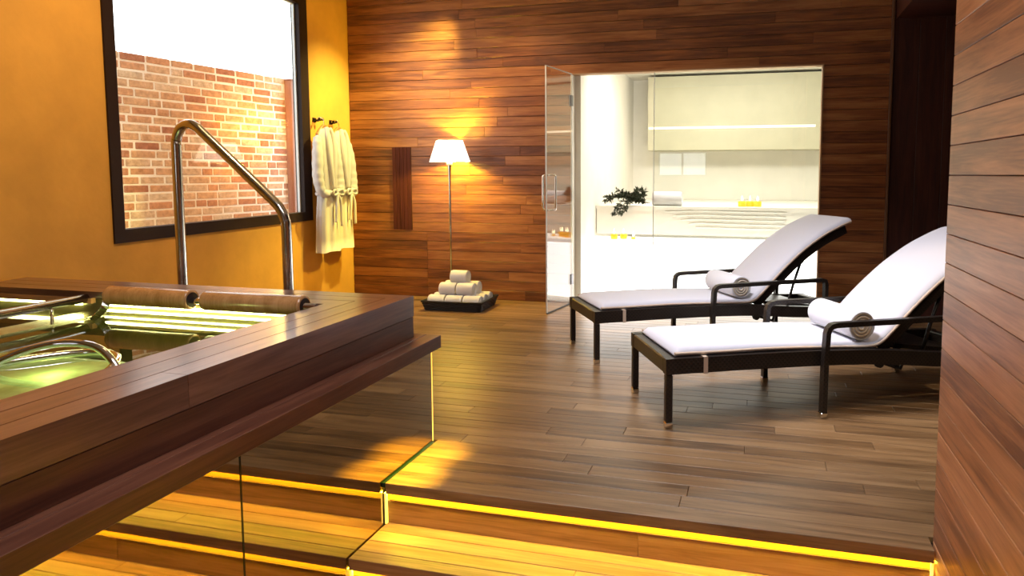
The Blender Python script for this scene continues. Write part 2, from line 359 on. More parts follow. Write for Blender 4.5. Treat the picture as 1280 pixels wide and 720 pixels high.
# ------------------------------------------------------------------ setting: right plank wall, far right wall, ceiling, wall behind the camera
wr = struct(boxes('wall_right', [(XR+0.02, XR+0.14, -1.6, 2.468, -0.6, 3.2)], M['backing']), 'right foreground wall of wide reddish planks')
k = -6
while k*PW < 3.2:
    z0 = k*PW+0.011; z1 = min(z0+PW, 3.2)
    cs = [2.47]+[2.47-random.uniform(1.3, 1.9)]+[-1.6] if random.random() < 0.75 else [2.47, 2.47-random.uniform(0.5, 1.1), 0.6, -1.6]
    for i in range(len(cs)-1):
        box('plank', (XR+0.010, (cs[i]+cs[i+1])/2, (z0+z1)/2), (abs(cs[i+1]-cs[i])-0.001, 0.02, z1-z0-0.0022), M['side_wood'], wr, rot=(0, 0, R(90)))
    k += 1
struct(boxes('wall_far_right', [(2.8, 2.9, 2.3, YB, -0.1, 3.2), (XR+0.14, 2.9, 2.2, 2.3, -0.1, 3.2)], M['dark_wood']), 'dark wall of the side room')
struct(boxes('ceiling', [(-4.6, 2.9, -3.2, YB+0.2, 3.2, 3.3)], M['ceiling']), 'pale ceiling')
bw0, bw1, bz0, bz1 = -2.3, -1.2, 1.2, 1.75
struct(boxes('wall_front', [(-3.6, bw0, -3.2, -3.0, -0.6, 3.2), (bw1, 2.9, -3.2, -3.0, -0.6, 3.2), (bw0, bw1, -3.2, -3.0, -0.6, bz0), (bw0, bw1, -3.2, -3.0, bz1, 3.2)], M['plaster']), 'wall behind the camera')
w2 = struct(boxes('window_2', [(bw0, bw1, -3.1, -3.04, bz0, bz0+0.03), (bw0, bw1, -3.1, -3.04, bz1-0.03, bz1), (bw0, bw0+0.03, -3.1, -3.04, bz0, bz1), (bw1-0.03, bw1, -3.1, -3.04, bz0, bz1), (-1.77, -1.73, -3.1, -3.04, bz0, bz1)], M['frame_dark']), 'small window behind the camera')
boxes('pane', [(bw0+0.03, bw1-0.03, -3.072, -3.066, bz0+0.03, bz1-0.03)], M['win_glass'], w2)
fl2 = struct(boxes('floor_lower', [(-3.6, 2.9, -3.0, 1.95, -0.6, -0.55)], M['floor_wood']), 'lower floor before the steps')
struct(boxes('wall_corridor', [(XR+0.14, XR+0.2, -3.0, -1.6, -0.6, 3.2)], M['plaster']), 'corridor wall')

# ------------------------------------------------------------------ setting: steam room behind the glass
SX0, SX1, SY1, SH = -1.69, 1.2, 9.3, 2.5
struct(boxes('wall_steam_left', [(SX0-0.1, SX0, YB+0.1, SY1, 0, SH)], M['stone']), 'cream side wall of the steam room')
struct(boxes('wall_steam_right', [(SX1, SX1+0.1, YB+0.1, SY1, 0, SH)], M['stone']), 'cream right wall of the steam room')
struct(boxes('wall_steam_back', [(SX0-0.1, SX1+0.1, SY1, SY1+0.1, 0, SH)], M['stone']), 'cream back wall of the steam room')
struct(boxes('ceiling_steam', [(SX0-0.1, SX1+0.1, YB+0.1, SY1+0.1, SH, SH+0.1)], M['stone']), 'cream ceiling of the steam room')
struct(boxes('floor_steam', [(SX0-0.1, SX1+0.1, YB+0.02, SY1+0.1, -0.1, 0.0)], M['stone']), 'pale floor of the steam room')
refl_box = struct(boxes('steam_reflection_box', [(-1.41, SX1, SY1-0.5, SY1, 1.55, 2.47)], M['reflection_beige']), 'beige box standing in for a reflection in the fixed glass')  # beige box stands in for a darker reflection in the fixed glass
boxes('reflected_light_line', [(-1.40, 0.62, SY1-0.506, SY1-0.498, 1.815, 1.842)], M['reflected_line'], refl_box)  # glowing strip in place of a light line reflected in the glass

bench = thing('upper_bench', 'cream stone upper bench along the back of the steam room', 'bench', (0, 7.1, 0))
boxes('seat_slab', [(SX0+0.005, SX1-0.01, 0.0, SY1-7.1-0.01, 0.885, 0.915)], M['stone'], bench)
boxes('bench_front', [(SX0+0.01, SX1-0.01, 0.012, 0.05, 0.62, 0.885)], M['stone'], bench)
V, F = [], []
for i in range(5):
    zz = 0.70+i*0.042
    V, F = sweep(spline([(-0.95+0.08*(4-i), 0.008, zz-0.006), (-0.6, 0.006, zz+0.006), (-0.2, 0.006, zz), (0.25, 0.008, zz-0.003)], 5), 0.006, 6, 1.0, V, F)
o = mesh('carved_ridges', V, F, M['stone'], bench, smooth=True)
lb = thing('lower_bench', 'low luminous white bench glowing behind the glass', 'bench', (0, 6.62, 0))
boxes('seat_slab', [(SX0+0.005, SX1-0.01, 0.0, 0.48, 0.56, 0.595)], M['glow_top'], lb)  # top glow added to brighten the upper bench front
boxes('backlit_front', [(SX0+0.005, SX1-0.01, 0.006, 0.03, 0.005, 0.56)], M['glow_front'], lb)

# fixed glass and hinged glass door
w3 = struct(boxes('window_3', [(-0.969, OX1-0.002, YB+0.04, YB+0.05, 0.005, OZ-0.002)], M['glass']), 'fixed clear glass pane of the steam room')
boxes('pane_edge', [(-0.975, -0.969, YB+0.04, YB+0.05, 0.005, OZ-0.002)], M['edge'], w3)
da = math.atan2(5.811-YB, -1.83+1.75); DL = 0.575
dr = struct(boxes('door_1', [(0.012, DL, -0.005, 0.005, 0.012, OZ)], M['glass'], loc=(-1.748, YB, 0), rot=(0, 0, da)), 'open frameless glass door of the steam room')
boxes('door_edge', [(DL, DL+0.006, -0.006, 0.006, 0.012, OZ+0.006), (0.012, DL, -0.006, 0.006, OZ, OZ+0.007), (0.004, 0.012, -0.006, 0.006, 0.012, OZ)], M['edge'], dr)
boxes('bottom_seal', [(0.012, DL, -0.006, 0.006, 0.002, 0.012)], M['rubber'], dr)
for hz in (0.24, 1.94):
    box('hinge', (0.022, 0, hz), (0.05, 0.024, 0.10), M['hinge'], dr)
hp = []
zc, hh, rr, ds = 1.085, 0.165, 0.03, 0.062
for sgn in (-1, 1):
    P = [(DL-0.06, 0.005*sgn, zc-hh+0.01), (DL-0.06, ds*sgn*0.6, zc-hh+0.01), (DL-0.06, ds*sgn*0.95, zc-hh+0.018), (DL-0.06, ds*sgn, zc-hh+0.05), (DL-0.06, ds*sgn, zc), (DL-0.06, ds*sgn, zc+hh-0.05), (DL-0.06, ds*sgn*0.95, zc+hh-0.018), (DL-0.06, ds*sgn*0.6, zc+hh-0.01), (DL-0.06, 0.005*sgn, zc+hh-0.01)]
    tube('handle', spline(P, 3), 0.010, M['chrome'], dr, n=8)

# ------------------------------------------------------------------ steps
st = thing('deck_steps', 'wooden steps with glowing yellow LED under each nosing', 'steps', (0, 0, 0))
RI = 0.178; TD = 0.255
for s in range(3):
    zt = -RI*s; yn = NOSE-TD*s; xa, xb = XM+0.004, XR-0.004
    boxes('riser_backing', [(xa, xb, yn+0.045, yn+0.07, zt-RI, zt-0.045)], M['backing'], st)
    boxes('led_diffuser', [(xa, xb, yn+0.026, yn+0.046, zt-0.0775, zt-0.0455)], M['led_face'], st)
    cs = [xa, random.uniform(-0.9, -0.3), xb]
    for i in range(2):
        box('riser_board', ((cs[i]+cs[i+1])/2, yn+0.032, zt-0.080-(RI-0.080)/2), (cs[i+1]-cs[i]-0.001, 0.018, RI-0.0815), M['step_wood'], st)
    boxes('edge_strip', [(xa, xb, yn+0.0195, yn+0.040, zt-0.0805, zt-0.0785)], M['chrome'], st)
    boxes('led_strip', [(xa, xb, yn+0.010, yn+0.024, zt-0.0475, zt-0.0455)], M['led_down'], st)
    boxes('riser_end_led', [(XM+0.004, XM+0.012, yn+0.008, yn+0.02, zt-RI+0.002, zt-0.047)], M['led_soft'], st)
    boxes('riser_end_led', [(XR-0.012, XR-0.004, yn+0.008, yn+0.02, zt-RI+0.002, zt-0.047)], M['led_soft'], st)
    if s < 2:
        ya = yn-TD
        ws = [0.062, 0.0755, 0.0755, 0.080]; yy = ya
        for j, ww in enumerate(ws):
            cs = cuts(xa, xb, 1.0, 1.9) if j else [xa, xb]
            for i in range(len(cs)-1):
                th = 0.045 if j == 0 else 0.022
                box('plank', ((cs[i]+cs[i+1])/2, yy+ww/2, zt-RI-th/2), (cs[i+1]-cs[i]-0.001, ww-0.0026, th), M['step_wood'], st)
            yy += ww
        boxes('tread_support', [(xa, xb, ya+0.07, yn+0.04, zt-RI-0.06, zt-RI-0.0235)], M['backing'], st)

# ------------------------------------------------------------------ whirlpool tub
tub = thing('whirlpool_tub', 'raised whirlpool tub clad in dark planks and bronze mirror', 'tub', (0, 0, 0))
X0, X1, Y1, Y0, ZR = -1.521, -1.800, 2.815, -0.9, 0.698
XL = -3.78
pw = 0.093
for j in range(3):      # rim planks along the near side, mitred at the far corner
    a = X0-j*pw; b = a-pw+0.0038; ya = Y1-j*pw; yb = ya-pw+0.0038
    ends = [(Y0, 0.5 if j == 1 else 1.535 if j == 0 else 0.3), None]
    m_ = ends[0][1]; h0 = ZR-(0.0945 if j == 0 else 0.03)
    for (p, q, mit) in ((Y0, m_-0.0008, False), (m_+0.0008, None, True)):
        if mit: pts = [(p, -(a)), (ya, -(a)), (yb, -(b)), (p, -(b))]
        else: pts = [(p, -a), (q, -a), (q, -b), (p, -b)]
        # local x = world y, local y = -world x
        mid = (p+(ya if mit else q))/2
        prism('rim_plank', [(u-mid, v+(a+b)/2) for u, v in pts], h0-ZR, 0, M['rim_wood'], tub, loc=((a+b)/2, mid, ZR), rot=(0, 0, R(90)))
    # far side: along x
    cx_ = -2.7; c_ = [(a, ya), (XL-0.1, ya), (XL-0.1, yb), (b, yb)]
    prism('rim_plank', [(u-cx_, v-(ya+yb)/2) for u, v in c_], h0-ZR, 0, M['rim_wood'], tub, loc=(cx_, (ya+yb)/2, ZR))
for (p, q) in ((Y0, 0.85), (0.8516, Y1-0.002)):    # lower side boards, ledge
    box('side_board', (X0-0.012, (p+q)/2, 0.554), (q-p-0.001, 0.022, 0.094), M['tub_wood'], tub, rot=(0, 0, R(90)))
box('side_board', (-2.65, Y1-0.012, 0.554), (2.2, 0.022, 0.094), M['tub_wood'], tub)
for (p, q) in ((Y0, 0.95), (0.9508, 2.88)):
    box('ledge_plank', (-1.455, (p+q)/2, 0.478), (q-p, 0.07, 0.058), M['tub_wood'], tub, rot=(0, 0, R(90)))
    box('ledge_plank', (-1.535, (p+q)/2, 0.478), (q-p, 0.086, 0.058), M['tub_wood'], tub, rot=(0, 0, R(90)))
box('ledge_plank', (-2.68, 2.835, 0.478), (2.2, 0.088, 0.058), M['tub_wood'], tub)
boxes('core', [(XL, -1.62, Y1-0.05, Y1-0.03, -0.02, 0.60), (XM-0.03, XM-0.012, Y0, 2.85, -0.58, 0.449)], M['backing'], tub)
# bronze mirror cladding in panels, with dark glass foot
boxes('mirror_panel', [(XM-0.008, XM, NOSE, 2.866, -0.001, 0.449), (XM-0.008, XM, 1.654, NOSE, -0.56, 0.449)], M['mirror'], tub)
for (p, q) in ((0.43, 1.648), (Y0, 0.424)):
    boxes('mirror_panel', [(XM-0.008, XM, p, q, -0.56, 0.449)], M['mirror'], tub)
for yy in (2.52, 2.75):
    sp = lathe('ledge_spot', [(0.010, -0.004), (0.012, 0.0)], M['chrome'], tub, 14, (XM+0.024, yy, 0.449))
    d_ = lamp_obj('ledge_spot_light', 'SPOT', (XM+0.024, yy, 0.443), 85, (1.0, 0.66, 0.04), (XM+0.06, yy-0.01, 0), spot_size=R(50), spot_blend=0.9, shadow_soft_size=0.01)
boxes('mirror_panel', [(XL+0.05, XM-0.02, 2.858, 2.866, 0.004, 0.449)], M['mirror'], tub)
boxes('mirror_foot', [(XM-0.008, XM+0.011, NOSE+0.004, 2.872, -0.02, -0.002)], M['floor_glass'], tub)
boxes('panel_seam', [(XM-0.006, XM+0.0012, 1.648, 1.654, -0.56, 0.449)], M['floor_glass'], tub)
boxes('corner_led', [(XM-0.007, XM+0.001, 2.866, 2.874, 0.004, 0.446)], M['led_soft'], tub)
# basin
BX0, BX1, BY0, BY1 = -3.70, -1.83, -0.6, 2.56
boxes('basin', [(BX0, BX1, BY0, BY1, 0.05, 0.08), (BX0-0.02, BX0, BY0, BY1, 0.05, 0.66), (BX1, BX1+0.02, BY0, BY1, 0.05, 0.66), (BX0, BX1, BY1, BY1+0.02, 0.05, 0.66), (BX0, BX1, BY0-0.02, BY0, 0.05, 0.66)], M['steel_dark'], tub)
boxes('inner_fascia', [(-3.65, -3.04, BY1-0.03, BY1-0.006, 0.642, 0.667)], M['roll_wood'], tub)
mesh('water', [(BX0+0.002, BY0+0.002, 0), (BX1-0.002, BY0+0.002, 0), (BX1-0.002, BY1-0.002, 0), (BX0+0.002, BY1-0.002, 0)], [(0, 1, 2, 3)], M['water'], tub, loc=(0, 0, 0.594))
boxes('tub_led', [(-2.98, BX1-0.01, BY1-0.016, BY1-0.004, 0.632, 0.642)], M['tub_led'], tub)
boxes('tub_led', [(-2.98, BX1-0.01, BY1-0.016, BY1-0.004, 0.606, 0.613)], M['tub_led'], tub)
boxes('tub_led', [(-3.66, -3.12, BY1-0.016, BY1-0.004, 0.628, 0.640)], M['tub_led'], tub)
boxes('overflow_weir', [(-3.10, -2.96, BY0+0.01, BY1-0.02, 0.10, 0.601)], M['steel'], tub)
boxes('underwater_bench', [(-2.95, BX1-0.003, BY0+0.01, 2.15, 0.08, 0.50)], M['bench_tile'], tub)
boxes('bench_edge', [(-2.95, BX1-0.003, 2.15, 2.162, 0.485, 0.502)], M['edge'], tub)
# headrest: steel rod on brackets carrying two wooden rolls
rod = tube('headrest_rod', [(-2.91, 2.50, 0.690), (-1.802, 2.50, 0.690)], 0.016, M['chrome'], tub, n=12)
for (a, b) in ((-2.889, -2.437), (-2.358, -1.862)):
    o = lathe('headrest_roll', [(0.037, -0.003), (0.043, 0.0), (0.0435, 0.01), (0.0435, b-a-0.01), (0.043, b-a), (0.037, b-a+0.003)], M['roll_wood'], tub, 24, (a, 2.50, 0.694), (0, R(90), 0))
    for e_ in (-0.004, b-a+0.004):
        lathe('end_cap', [(0.033, -0.001), (0.033, 0.001)], M['frame_dark'], o, 20, (0, 0, e_))
P = [(-2.925, 2.52, 0.716), (-2.905, 2.50, 0.705), (-2.885, 2.47, 0.650), (-2.915, 2.46, 0.612), (-2.955, 2.46, 0.585)]
square_bar('headrest_bracket', spline(P, 4), 0.004, 0.03, M['steel'], rod, flat=(0.7, 0.7, 0))
# grab rail along the weir
rail = tube('grab_rail', [(-3.078, 2.555, 0.665), (-3.05, 1.2, 0.665), (-3.03, -0.4, 0.665)], 0.021, M['steel'], tub, n=12)
for yy in (2.36, 1.9, 1.2, 0.4): tube('rail_post', [(-3.062, yy, 0.65), (-3.062, yy, 0.601)], 0.007, M['steel'], rail, n=8)
# looped steel handle rising from the water
tube('hoop_handle', spline([(-2.50, 1.62, 0.53), (-2.46, 1.70, 0.62), (-2.36, 1.80, 0.665), (-2.24, 1.86, 0.655), (-2.15, 1.86, 0.60), (-2.12, 1.85, 0.55)], 6), 0.013, M['chrome'], tub, n=10)
tube('hoop_handle', spline([(-2.62, 1.60, 0.57), (-2.50, 1.76, 0.603), (-2.36, 1.93, 0.606), (-2.22, 1.93, 0.604), (-2.14, 1.84, 0.59), (-2.15, 1.76, 0.55)], 6), 0.012, M['chrome'], tub, n=10)

# stair handrail standing behind the tub
hr = thing('stair_handrail', 'bent brushed steel handrail rising behind the tub in front of the window', 'handrail', (-2.752, 3.10, 0))
P = [(-0.323, 0, 0.012), (-0.323, 0, 0.7), (-0.323, 0, 1.35), (-0.318, 0, 1.44), (-0.288, 0, 1.497), (-0.238, 0, 1.517), (-0.185, 0, 1.499), (-0.12, 0, 1.445), (0.26, 0, 1.125), (0.320, 0, 1.065), (0.346, 0, 1.01), (0.352, 0, 0.94), (0.352, 0, 0.5), (0.352, 0, 0.012)]
tube('rail', spline(P, 5), 0.0255, M['steel'], hr, n=14)
for xx in (-0.323, 0.352): lathe('floor_flange', [(0.05, 0.001), (0.05, 0.008), (0.03, 0.016)], M['steel'], hr, 20, (xx, 0, 0))

# ------------------------------------------------------------------ yard behind the window: brick wall, post, ground
BA = R(6.7); bd = Vector((math.sin(BA), math.cos(BA), 0)); bo = Vector((-5.247, 4.706, 0)); brz = math.atan2(bd.y, bd.x)
yw = thing('yard_wall', 'weathered brick yard wall seen through the dark framed window', 'wall', bo, brz)
boxes('mortar_bed', [(-0.55, 1.86, 0.005, 0.30, 0.0, 2.27)], M['mortar'], yw)
COURSE = 0.0752; ztop = 2.285; cnt = 0; bl = {}
for c in range(21):
    zc_ = ztop-COURSE*(c+0.5); x = -0.28-(c % 2)*0.06-random.uniform(0, 0.1)
    while x < 1.86:
        Lb = random.choice((0.222, 0.222, 0.222, 0.106))
        x1 = min(x+Lb, 1.86)
        if x1-x > 0.05 and cnt < 300:
            box('brick', ((x+x1)/2, 0.03+random.uniform(-0.004, 0.004), zc_+random.uniform(-0.002, 0.002)), (round(x1-x, 2), 0.06, 0.059), M['brick'], yw, rot=(0, random.uniform(-0.008, 0.008), 0), bev=0.005); cnt += 1
        x = x1+0.015
pp = thing('yard_post', 'red brown timber post at the right edge of the window view', 'post', (-4.985, 6.62, 0), brz)
box('post_board', (0.06, 0.0, 1.13), (2.26, 0.10, 0.26), M['post'], pp, rot=(0, R(-90), 0))
box('post_cap', (0.06, 0.0, 2.268), (0.28, 0.12, 0.012), M['post'], pp)
g = boxes('yard_ground', [(-7, -4.25, 2.0, 8.5, -0.1, -0.001)], M['ground']); struct(g, 'yard paving')

# ------------------------------------------------------------------ vent panel, robes on hooks
vp = thing('vent_panel', 'narrow dark slatted vent panel set in the plank wall', 'vent', (-3.545, YB-0.004, 0.683))
for i in range(5): box('slat', (-0.084+i*0.042, -0.002, 0.418), (0.836, 0.012, 0.0385), M['vent_wood'], vp, rot=(0, R(-90), 0))
boxes('vent_backing', [(-0.105, 0.105, 0.0, 0.004, 0, 0.836)], M['backing'], vp)

def robe(s, label, near, out):
    t = thing('bathrobe', label, 'bathrobe', LW(s, out), rzl, 'bathrobes on the wall hooks')
    ph = 0.7*near
    rings = [(1.672, .050, .030), (1.655, .085, .042), (1.61, .125, .052), (1.57, .145, .058), (1.52, .150, .064), (1.42, .148, .070), (1.30, .142, .074), (1.18, .130, .070), (1.10, .116, .064), (1.07, .114, .064), (1.03, .122, .068), (0.92, .134, .072), (0.78, .144, .074), (0.64, .150, .076), (0.525, .154, .078)]
    n = 56; V, F = [], []
    for (z, a, b) in rings:
        amp = 0.03+0.11*max(0, (1.07-z)/0.5)**0.8 if z < 1.07 else 0.05*min(1, max(0, (1.62-z)/0.3))
        for j in range(n):
            g_ = 2*math.pi*j/n
            fold = math.sin(7*g_+ph)*0.6+math.sin(11*g_+2*ph+1)*0.4
            rr_ = 1+amp*fold
            V.append((a*rr_*math.cos(g_), -0.105+b*rr_*math.sin(g_), z+(0.006*math.sin(3*g_+ph) if z < 0.6 else 0)))
    for i in range(len(rings)-1):
        for j in range(n): F.append((i*n+(j+1) % n, i*n+j, (i+1)*n+j, (i+1)*n+(j+1) % n))
    F.append(tuple(range(n))[::-1]); e = (len(rings)-1)*n; F.append(tuple(e+j for j in range(n)))
    body = mesh('robe_body', V, F, M['robe'], t, smooth=True)
    for sg in (-1, 1):
        P = [(sg*.118, -.10, 1.575), (sg*.140, -.11, 1.52), (sg*.162, -.12, 1.40), (sg*.176, -.125, 1.26), (sg*.176, -.135, 1.16), (sg*.158, -.150, 1.085), (sg*.105, -.175, 1.065)]
        S = spline(P, 5); rs = []
        for i in range(len(S)):
            f = i/(len(S)-1); rs.append((.042+.014*min(1, f*3)-.014*max(0, f-.6)/.4)*(1+.06*math.sin(i*1.7)))
        tube('sleeve', S, rs, M['robe'], t, n=14, sx=0.85)
        C_ = spline([(sg*.020, -.138, 1.672), (sg*.046, -.150, 1.60), (sg*.050, -.162, 1.45), (sg*.032, -.172, 1.28), (sg*.008, -.174, 1.11)], 5)
        tube('collar', C_, [.024+.007*math.sin(math.pi*i/(len(C_)-1)) for i in range(len(C_))], M['robe'], t, n=10, sx=1.0)
    B_ = [(0.122*math.cos(2*math.pi*i/28), -0.105+0.073*math.sin(2*math.pi*i/28), 1.075+.006*math.sin(4*math.pi*i/28)) for i in range(29)]
    belt = tube('belt', B_, 0.021, M['robe'], t, n=8, sx=0.6)
    kx = 0.03
    for sg in (-1, 1):
        lp = spline([(kx, -.190, 1.075), (kx+sg*.04, -.205, 1.10), (kx+sg*.085, -.21, 1.095), (kx+sg*.090, -.21, 1.06), (kx+sg*.05, -.205, 1.055), (kx, -.205, 1.07)], 4)
        tube('bow_loop', lp, 0.011, M['robe'], belt, n=8)
        e_ = spline([(kx, -.200, 1.07), (kx+sg*.035, -.212, .98), (kx+sg*.045, -.21, .85), (kx+sg*.052, -.208, .76 if sg > 0 else .80)], 5)
        tube('belt_end', e_, 0.014, M['robe'], belt, n=8)
    P = [(-.125, -.10, 1.605), (-.08, -.10, 1.650), (-.025, -.10, 1.69), (0, -.10, 1.695), (.025, -.10, 1.69), (.08, -.10, 1.650), (.125, -.10, 1.605)]
    hg = tube('hanger', spline(P, 4), 0.014, M['hanger_wood'], t, n=8)
    tube('hanger_hook', spline([(0, -.10, 1.70), (0, -.10, 1.735), (0, -.085, 1.765), (.0, -.050, 1.772), (0, -.030, 1.752)], 4), 0.0035, M['chrome'], hg, n=6)
    return t
robe(U(5.645), 'white towelling bathrobe hanging from the hook nearer the window', 1, 0.03)
robe(U(5.965), 'white towelling bathrobe hanging from the hook nearer the corner', 2, 0)
for s, lab, pr_ in ((U(5.70), 'dark double wall hook above the robe nearer the window', 0.028), (U(6.0), 'dark double wall hook above the robe nearer the corner', 0.0)):
    h = thing('wall_hook', lab, 'hook', LW(s), rzl, 'wall hooks holding the bathrobes')
    boxes('back_plate', [(-.03, .03, -.006, -.0005, 1.735, 1.775)], M['frame_dark'], h)
    for sg in (-1, 1):
        tube('prong', spline([(sg*.02, -.006, 1.758), (sg*.024, -.025-pr_*.6, 1.752), (sg*.028, -.042-pr_, 1.757)], 3), 0.006, M['frame_dark'], h, n=8)
        lathe('knob', [(.004, -.012), (.011, -.007), (.013, 0), (.011, .007), (.004, .012)], M['frame_dark'], h, 12, (sg*.028, -.044-pr_, 1.760))
    tube('prong', [(0, -.006, 1.742), (0, -.05, 1.746)], 0.006, M['frame_dark'], h, n=8)

# ------------------------------------------------------------------ floor lamp
lp = thing('floor_lamp', 'slim floor lamp with a lit white square shade by the plank wall', 'lamp', (-2.93, 6.19, 0), 0, rot=(0, 0, 0))
lathe('base', [(.115, .001), (.115, .012), (.11, .016), (.02, .022)], M['steel'], lp, 32)
lathe('pole', [(.011, .016), (.011, .7), (.011, 1.10), (.013, 1.26), (.019, 1.345), (.019, 1.36), (.008, 1.365), (.008, 1.44)], M['steel'], lp, 14)
lathe('socket', [(.026, 1.335), (.03, 1.35), (.026, 1.362)], M['edge'], lp, 14)
def frustum(a, b, z0, z1):
    V = [];
    for (h, z) in ((a, z0), (b, z1)):
        for (x, y_) in ((-1, -1), (1, -1), (1, 1), (-1, 1)): V.append((x*h, y_*h, z))
    return V, [(i, (i+1) % 4, 4+(i+1) % 4, 4+i) for i in range(4)]
V, F = frustum(.176, .115, 1.368, 1.572)
sh = mesh('lamp_shade', V, F, M['shade'], lp, rot=(0, 0, R(32)))
so = sh.modifiers.new('thick', 'SOLIDIFY'); so.thickness = 0.003
lamp_obj('floor_lamp_light', 'POINT', (-2.91, 6.19, 1.455), 82, (1.0, 0.68, 0.04), shadow_soft_size=0.03)
lamp_obj('floor_lamp_light', 'SPOT', (-2.86, 6.06, 1.56), 26, (1.0, 0.70, 0.04), (-2.77, 6.38, 1.79), spot_size=R(75), spot_blend=0.9, shadow_soft_size=0.02)

# ------------------------------------------------------------------ towels
def roll_mesh(r, l, mat, turns=3.2):
    n = 40; V, F = [], []
    prof = [(0.0, r*0.93), (0.012, r), (0.2*l, r*1.005), (0.8*l, r*1.005), (l-0.012, r), (l, r*0.93)]
    for (x, rad) in prof:
        for j in range(n):
            g_ = 2*math.pi*j/n; V.append((x-l/2, rad*math.cos(g_), rad*math.sin(g_)*0.985))
    for i in range(len(prof)-1):
        for j in range(n): F.append((i*n+j, i*n+(j+1) % n, (i+1)*n+(j+1) % n, (i+1)*n+j))
    me = bpy.data.meshes.new('towel_roll')
    # spiral ends: recessed disc plus a raised spiral ridge
    for side in (0, 1):
        x = -l/2+0.008 if side == 0 else l/2-0.008
        b0 = len(V); V.append((x, 0, 0)); e = 0 if side == 0 else (len(prof)-1)*n
        ring0 = len(V)
        for j in range(n):
            g_ = 2*math.pi*j/n; V.append((x, r*0.86*math.cos(g_), r*0.86*math.sin(g_)))
        for j in range(n):
            q = (e+j, e+(j+1) % n, ring0+(j+1) % n, ring0+j); F.append(q if side else q[::-1])
            q = (ring0+j, ring0+(j+1) % n, b0); F.append(q if side else q[::-1])
    return V, F
def spiral(r, l, side, turns=3.4):
    P = []; m = 54
    for i in range(m+1):
        f = i/m; rad = r*(0.12+0.78*f); g_ = turns*2*math.pi*f+0.6
        P.append((side*(l/2-0.006), rad*math.cos(g_), rad*math.sin(g_)))
    return P
def towel(label, loc, rz, r, l, group, mat=None, ends=(1, -1), edge=None):
    t = thing('rolled_towel', label, 'towel', loc, rz, group)
    V, F = roll_mesh(r, l, M['towel']); mesh('roll', V, F, mat or M['towel'], t, (0, 0, r), smooth=True)
    for s_ in ends:
        V, F = sweep(spiral(r, l, s_), r*0.075, 5); mesh('spiral_end', V, F, edge or M['towel'], t, (0, 0, r), smooth=True)
    V, F = sweep([(-l/2+0.008, r*0.70, -r*0.715), (l/2-0.008, r*0.70, -r*0.715)], 0.004, 6); mesh('free_edge', V, F, mat or M['towel'], t, (0, 0, r))
    return t
bk = thing('towel_basket', 'low black woven tray basket filled with rolled towels', 'basket', (-2.712, 5.925, 0), R(2.5))
bw_, bd_ = 0.29, 0.225
def tray(z0, z1, i0, i1):
    V = []; 
    for (k_, z) in ((i0, z0), (i1, z1)):
        for (x, y_) in ((-1, -1), (1, -1), (1, 1), (-1, 1)): V.append((x*(bw_-k_), y_*(bd_-k_), z))
    return V
for i, z in enumerate((0.004, 0.016, 0.028, 0.040, 0.052, 0.064, 0.076)):
    k_ = 0.022*(1-i/6)+0.004
    L_ = []
    for a in range(4):
        c0 = [(-1, -1), (1, -1), (1, 1), (-1, 1)][a]; c1 = [(1, -1), (1, 1), (-1, 1), (-1, -1)][a]
        for q in range(12):
            f = q/12; nx, ny = [(0, -1), (1, 0), (0, 1), (-1, 0)][a]; wv = 0.004*(1 if (q+i) % 2 else -1)
            L_.append(((c0[0]+(c1[0]-c0[0])*f)*(bw_-k_)+nx*wv, (c0[1]+(c1[1]-c0[1])*f)*(bd_-k_)+ny*wv, z+0.002))
    L_.append(L_[0]); V, F = sweep(L_, 0.0072, 6); mesh('woven_strand', V, F, M['rattan_dark'], bk, smooth=True)
V = tray(0.086, 0.087, 0, 0)[:4]; V.append(V[0]); tube('basket_rim', V, 0.009, M['rattan_dark'], bk, n=8)
boxes('basket_bottom', [(-bw_+.04, bw_-.04, -bd_+.04, bd_-.04, 0.002, 0.014)], M['rattan_dark'], bk)
boxes('basket_liner', [(-bw_+.035, bw_-.035, -bd_+.035, -bd_+.039, 0.01, 0.075), (-bw_+.035, bw_-.035, bd_-.039, bd_-.035, 0.01, 0.075), (-bw_+.035, -bw_+.039, -bd_+.035, bd_-.035, 0.01, 0.075), (bw_-.039, bw_-.035, -bd_+.035, bd_-.035, 0.01, 0.075)], M['rattan_dark'], bk)
def bloc(x, y_, z):
    v = Matrix.Rotation(R(2.5), 3, 'Z') @ Vector((x, y_, 0)); return (-2.712+v.x, 5.925+v.y, z)
rT, lT = 0.062, 0.166
lay = []
nmx = ['left', 'middle', 'right']; nmy = ['front', 'middle', 'back']
for iy in range(3):
    for ix in range(3):
        if (ix, iy) in ((1, 1), (1, 2)): continue
        lab = 'rolled white towel, %s one in the bottom layer of the basket' % {(0, 0): 'front left', (1, 0): 'front centre', (2, 0): 'front right', (0, 1): 'left middle', (2, 1): 'right middle', (0, 2): 'back left', (2, 2): 'back right'}[(ix, iy)]
        lay.append((lab, (ix-1)*0.171, (iy-1)*0.128, 0.0145))
for iy in range(2):
    for ix in range(2):
        lay.append(('rolled white towel, %s %s one in the second layer of the basket pyramid' % (('front', 'back')[iy], ('left', 'right')[ix]), (ix-0.5)*0.171, (iy-0.5)*0.128, 0.0145+0.107))
lay.append(('single rolled white towel topping the basket pyramid', 0.0, 0.0, 0.0145+0.214))
for lab, x, y_, z in lay: towel(lab, bloc(x, y_, z), R(2.5), rT, lT, 'rolled towels in the basket')

